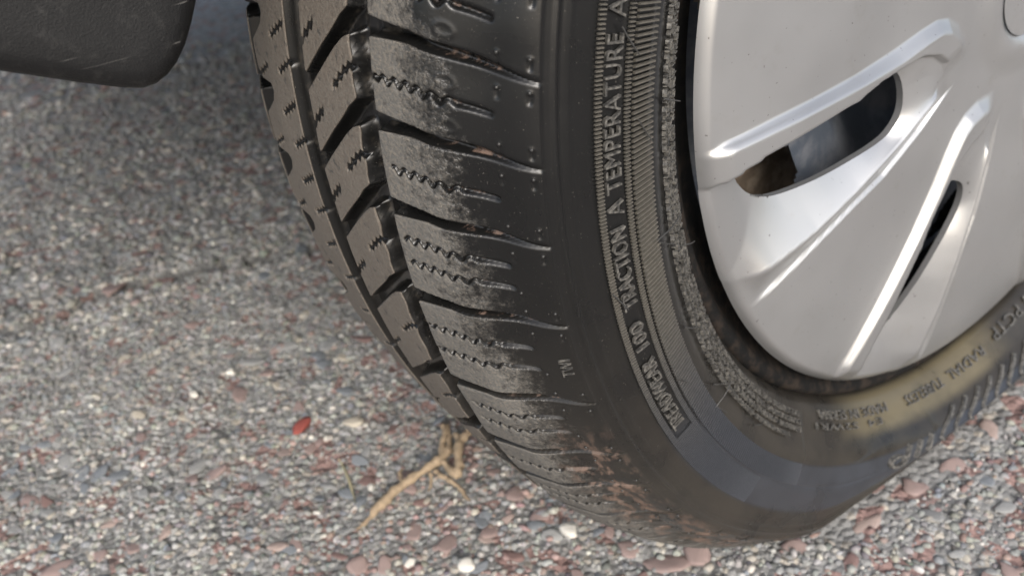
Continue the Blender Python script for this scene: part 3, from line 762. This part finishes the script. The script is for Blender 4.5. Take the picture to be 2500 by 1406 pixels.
be = ed[ix[ct == 1]]; rb = np.hypot(VH[be, 1], VH[be, 2] - HUB).mean(1); be = be[(rb < .2) & (rb > .05)]      # slot rims get a wall
upv = VH[be.ravel()]; n0 = len(VH); iv = np.arange(len(be)) * 2; n1 = n0 + 2 * len(be)
wallq = np.stack([n0 + iv + 1, n0 + iv, n1 + iv, n1 + iv + 1], 1)
VH = np.concatenate([VH, upv, upv - np.array([.003, 0, 0])]); FH = np.concatenate([FH, wallq])
hubcap = mesh_obj('hubcap', VH, FH, M_SIL, car)
tag(hubcap, 'silver lacquered hubcap with seven swept spokes and dark slots')
# centre disc closing the pole of the cover
t = np.linspace(0, 2 * np.pi, 48, endpoint=False); ringv = []
for r_, x_ in ((1e-4, .0870), (.012, .0869), (.0238, .0863)):
    ringv.append(np.stack([np.full(48, x_), r_ * np.cos(t), r_ * np.sin(t) + HUB], 1))
mesh_obj('centre_cap', np.concatenate(ringv), np.concatenate([grid_faces(48, 3, True)[:0], np.array([(j * 48 + i, j * 48 + (i + 1) % 48, (j + 1) * 48 + (i + 1) % 48, (j + 1) * 48 + i) for j in range(2) for i in range(48)])]), M_SIL, hubcap)

# --- steel rim, wheel disc, brake
def lathe(name, prof_xr, mat, parent, n=160, relief=0.0, seed=0):
    pr = np.array(prof_xr); a = np.linspace(0, 2 * np.pi, n, endpoint=False); k = len(pr)
    A, I = np.meshgrid(a, np.arange(k), indexing='ij'); r = pr[I, 1]; x = pr[I, 0]
    Vv = np.stack([x, -r * np.cos(A), r * np.sin(A) + HUB], -1).reshape(-1, 3)
    return mesh_obj(name, Vv, grid_faces(n, k, True), mat, parent)
rim = lathe('wheel_rim', [(.0640, .2165), (.0700, .2156), (.0722, .2138), (.0728, .2112), (.0715, .2085), (.0680, .2062), (.064, .2035), (.0605, .1980), (.0585, .1900), (.050, .1880), (.03, .186), (0, .185), (-.05, .195), (-.075, .203), (-.082, .2145), (-.078, .2155)], M_RIM, car, 200)
tag(rim, 'black steel wheel rim speckled with rust')
# pressed disc with round vent holes
nA, rad = 360, np.linspace(.035, .187, 90)
A, Rr = np.meshgrid(np.linspace(0, 2 * np.pi, nA, endpoint=False), rad, indexing='ij')
xs = np.interp(Rr, [.03, .07, .10, .125, .15, .187], [.030, .030, .048, .052, .046, .028])
hole = np.zeros(A.shape, bool)
for i in range(9):
    c = 2 * np.pi * i / 9 + math.radians(14); hole |= np.hypot(Rr * np.cos(A) - .150 * np.cos(c), Rr * np.sin(A) - .150 * np.sin(c)) < .021
Vd = np.stack([xs, -Rr * np.cos(A), Rr * np.sin(A) + HUB], -1).reshape(-1, 3); Fd = grid_faces(nA, 90, True); Fd = Fd[~hole.ravel()[Fd].any(1)]
u, inv = np.unique(Fd, return_inverse=True)
mesh_obj('wheel_disc', Vd[u], inv.reshape(-1, 4), M_DISC, rim)
brake = lathe('brake_disc', [(.012, .05), (.012, .150), (.010, .1525), (-.010, .1525), (-.012, .150), (-.012, .05), (-.03, .03)], M_BRK, car, 120)
tag(brake, 'rusty brown brake disc behind the hubcap slots')
hubflange = lathe('wheel_hub', [(.030, .001), (.030, .035), (.012, .05), (-.06, .045), (-.11, .02), (-.11, .001)], M_DARK, car, 48)

# --- black plastic bumper corner ahead of the wheel
BX = .03
outline = [(-900, -700), (508, -700), (506, -120), (497, 0), (484, 62), (468, 118), (447, 162), (424, 193), (396, 214), (365, 226), (320, 226), (280, 222), (200, 212), (130, 202), (60, 192), (0, 182), (-300, 150), (-900, 100)]
O = np.array([on_x(*q, BX)[1:] for q in outline])
O[0] = (O[-1][0], .50); O[1] = (O[2][0] + .004, .50)
cen = O.mean(0)
def inset(d):
    n = len(O); Q = []
    for i in range(n):
        a, b, c = O[i - 1], O[i], O[(i + 1) % n]; e1 = (b - a) / np.linalg.norm(b - a); e2 = (c - b) / np.linalg.norm(c - b)
        n1 = np.array([-e1[1], e1[0]]); n2 = np.array([-e2[1], e2[0]]); m = n1 + n2; m /= np.linalg.norm(m) + 1e-9
        if m @ (cen - b) < 0 and False: m = -m
        Q.append(b + m * d)
    return np.array(Q)
area = .5 * np.sum(O[:, 0] * np.roll(O[:, 1], -1) - np.roll(O[:, 0], -1) * O[:, 1]); sg = 1 if area > 0 else -1
layers = []
for dx, ins in ((-.045, .004), (-.030, .0), (-.006, .0), (-.0035, .0012), (-.0012, .0032), (0., .0062), (.0004, .012)):
    q = inset(sg * ins); layers.append(np.stack([np.full(len(O), BX + dx), q[:, 0], q[:, 1]], 1))
nO = len(O); bm = bmesh.new()
rings = [[bm.verts.new(p) for p in L] for L in layers]
for A_, B_ in zip(rings[:-1], rings[1:]):
    for i in range(nO):
        j = (i + 1) % nO; bm.faces.new((A_[i], A_[j], B_[j], B_[i]))
bm.faces.new(rings[-1]); bm.faces.new(rings[0][::-1])
bmesh.ops.recalc_face_normals(bm, faces=bm.faces)
bumper = bm_obj('bumper', bm, M_PLA, car, True)
md = bumper.modifiers.new('n', 'WEIGHTED_NORMAL'); md.keep_sharp = False
tag(bumper, 'scuffed black plastic bumper corner with rounded lower edge')

# --- car body above and beyond the wheel arch (outside the picture, shades the wheel)
def arch_panel(name, x0, x1, y0, y1, z1, rad, mat):
    """side panel with a round wheel opening"""
    a = np.linspace(26, 198, 60); inner = [(-rad * math.cos(R_(t)), rad * math.sin(R_(t)) + HUB) for t in a]
    outer = []
    for t in a:
        cx, cz = -math.cos(R_(t)), math.sin(R_(t)); kx = (y1 if cx > 0 else y0) / cx if abs(cx) > 1e-6 else 1e9; kz = (z1 - HUB) / cz if cz > 1e-6 else 1e9
        k_ = min(abs(kx), kz); outer.append((cx * k_, max(cz * k_ + HUB, .19)))
    bm = bmesh.new(); rows = []
    for x, l in ((x0, inner), (x1, inner), (x1, outer), (x0, outer)): rows.append([bm.verts.new((x, y, z)) for y, z in l])
    for A_, B_ in zip(rows, rows[1:] + rows[:1]):
        for i in range(len(a) - 1): bm.faces.new((A_[i], A_[i + 1], B_[i + 1], B_[i]))
    for e in (0, -1): bm.faces.new([r[e] for r in rows])
    bmesh.ops.recalc_face_normals(bm, faces=bm.faces)
    return bm_obj(name, bm, mat, car)
arch_panel('fender', .112, .104, -.60, .95, .82, .352, M_BODY)
def box(name, lo, hi, mat, parent, bev=.0):
    bm = bmesh.new(); bmesh.ops.create_cube(bm, size=1.0)
    for v in bm.verts: v.co = [(lo[i] + hi[i]) / 2 + v.co[i] * (hi[i] - lo[i]) for i in range(3)]
    if bev: bmesh.ops.bevel(bm, geom=list(bm.edges), offset=bev, segments=3, affect='EDGES')
    return bm_obj(name, bm, mat, parent)
box('bumper_face', (-1.72, -.74, .47), (.10, -.39, .72), M_BODY, car, .07)
box('bonnet', (-1.72, -.72, .7205), (.11, .96, .79), M_BODY, car, .02)
box('underbody', (-1.72, .40, .20), (.10, .95, .70), M_DARK, car, .02)
box('engine_tray', (-1.72, -.40, .46), (-.17, .40, .70), M_DARK, car, .01)
box('axle', (-.30, -.02, .272), (-.09, .02, .308), M_DARK, car, .008)
a = np.linspace(30, 172, 40)
lin = np.concatenate([np.stack([np.full(40, x), -.36 * np.cos(R_(a)), .36 * np.sin(R_(a)) + HUB], 1) for x in (-.172, .103)])
mesh_obj('wheel_arch_liner', lin, np.array([(i, i + 1, 40 + i + 1, 40 + i) for i in range(39)]), M_DARK, car)

# ------------------------------------------------------------------ loose things on the road
def loose(px, py, size, kind, label, cat, asp=1.1, rot=0, flat=.55, seed=1, name='pebble', group=None):
    g = on_ground(px, py); d = np.linalg.norm(g - CP); s = size * d / F_PX / 2
    me = stone_mesh(STONE_MAT[kind], seed, flat, ICO2_V, ICO2_F, .06); o = bpy.data.objects.new(name, me); COL.objects.link(o)
    zmin = min(v.co.z for v in me.vertices)
    o.scale = (s * asp, s, s); o.rotation_euler = (0, 0, rot); o.location = (g[0], g[1], -zmin * s - .0005)
    tag(o, label, cat, group); return o
loose(1392, 1303, 46, 'white', 'cream pebble lying by the tyre where it meets the road', 'pebble', 1.0, .3, .6, 3)
loose(1140, 1386, 46, 'white', 'larger cream pebble on the reddish asphalt below the dry twig', 'pebble', 1.0, .9, .6, 5)
loose(741, 1046, 46, 'red', 'dark red stone chip on the grey asphalt', 'stone chip', 1.35, 1.9, .5, 7, 'stone_chip')
loose(759, 1068, 16, 'white', 'tiny white pebble touching the dark red stone chip', 'pebble', 1.0, 0, .7, 9)
loose(565, 912, 26, 'white', 'small bright white angular pebble on the grey asphalt', 'pebble', 1.2, .4, .6, 11)
loose(476, 968, 28, 'white', 'rounded white pebble beside the small angular white one', 'pebble', 1.0, .2, .7, 12)
loose(860, 1034, 52, 'beige', 'pale flat stone flake on the road near the dry twig', 'stone flake', 1.15, .6, .3, 14, 'stone_flake')

M_TWIG = plain('dry_stem', (.31, .235, .155), .85, 0, .6, 320)
twig = bpy.data.objects.new('dry_twig', None); COL.objects.link(twig); g0 = on_ground(1040, 1170); twig.location = g0
tag(twig, 'dry tan forked plant stem lying beside the tyre', 'twig')
bpy.context.view_layer.update()
def stem(name, px, zs, rs):
    pts = np.array([on_ground(x, y) for x, y in px]); pts[:, 2] = np.array(zs) * 1e-3
    t = np.linspace(0, 1, len(pts)); tt = np.linspace(0, 1, len(pts) * 4)
    P = np.stack([np.interp(tt, t, pts[:, i]) for i in range(3)], 1); r_ = np.interp(tt, t, rs) * 1.3e-3
    P[1:-1] = (P[:-2] + 2 * P[1:-1] + P[2:]) / 4; P += rng.normal(0, .0004, P.shape)
    r_ = r_ * (1 + rng.normal(0, .14, len(r_)))
    Vv, F = tube(P, r_, 9); o = mesh_obj(name, Vv - g0, F, M_TWIG, twig); return o
stem('stem', [(893, 1284), (915, 1256), (945, 1228), (990, 1190), (1040, 1158), (1075, 1135), (1095, 1112)], [2, 2.5, 3.5, 4, 4.5, 5, 5], [1.0, 1.9, 2.5, 2.0, 2.2, 2.4, 2.2])
stem('branch', [(1083, 1128), (1082, 1100), (1092, 1075), (1086, 1058)], [5, 6, 7, 8], [2.2, 1.7, 1.5, 1.3])
stem('branch', [(1098, 1116), (1100, 1085), (1096, 1060), (1094, 1050)], [5, 6, 6, 6], [1.8, 1.4, 1.2, .8])
stem('branch', [(1085, 1140), (1110, 1170), (1122, 1168), (1124, 1130), (1126, 1098), (1118, 1080)], [5, 4, 5, 7, 8, 8], [1.5, 1.8, 2.4, 2.3, 2.1, 1.4])
stem('branch', [(1126, 1100), (1142, 1085), (1158, 1070), (1164, 1062)], [8, 9, 9, 9], [1.9, 1.8, 1.5, 1.0])
stem('branch', [(1062, 1160), (1090, 1172), (1118, 1192), (1148, 1226)], [4, 3, 2, 1.5], [1.2, 1.3, 1.1, .8])
stem('branch', [(1050, 1165), (1056, 1180), (1048, 1200)], [4, 2.5, 1.5], [1.0, .8, .5])
stem('branch', [(985, 1190), (978, 1172), (982, 1155)], [4, 4, 4], [1.0, .8, .5])
stem('branch', [(898, 1278), (882, 1288), (872, 1296)], [2, 1.5, 1], [.8, .6, .4])

def blade(px, w, label, mat):
    pts = np.array([on_ground(x, y) for x, y in px]); pts[:, 2] = [.0012, .004, .006, .004, .0012][:len(pts)]
    o0 = pts[len(pts) // 2].copy(); o0[2] = 0; rows = []
    for i, p in enumerate(pts):
        t_ = pts[min(i + 1, len(pts) - 1)] - pts[max(i - 1, 0)]; sd_ = np.cross(t_, (0, 0, 1)); sd_ /= np.linalg.norm(sd_)
        ww = w * (1 - abs(i / (len(pts) - 1) * 2 - 1) ** 2 * .7)
        rows += [p - sd_ * ww - o0, p + np.array([0, 0, ww * .8]) - o0, p + sd_ * ww - o0, p - np.array([0, 0, ww * .3]) - o0]
    n = len(pts); F = [(i * 4 + k_, i * 4 + (k_ + 1) % 4, (i + 1) * 4 + (k_ + 1) % 4, (i + 1) * 4 + k_) for i in range(n - 1) for k_ in range(4)] + [(0, 1, 2, 3), tuple(4 * (n - 1) + k_ for k_ in (3, 2, 1, 0))]
    o = mesh_obj('dry_grass_blade', np.array(rows), np.array(F), mat); o.location = o0; tag(o, label, 'grass blade'); return o
blade([(828, 1122), (842, 1150), (854, 1180), (862, 1205), (870, 1232)], .0011, 'thin dry grass blade lying on the asphalt left of the twig', plain('straw', (.36, .32, .2), .7))
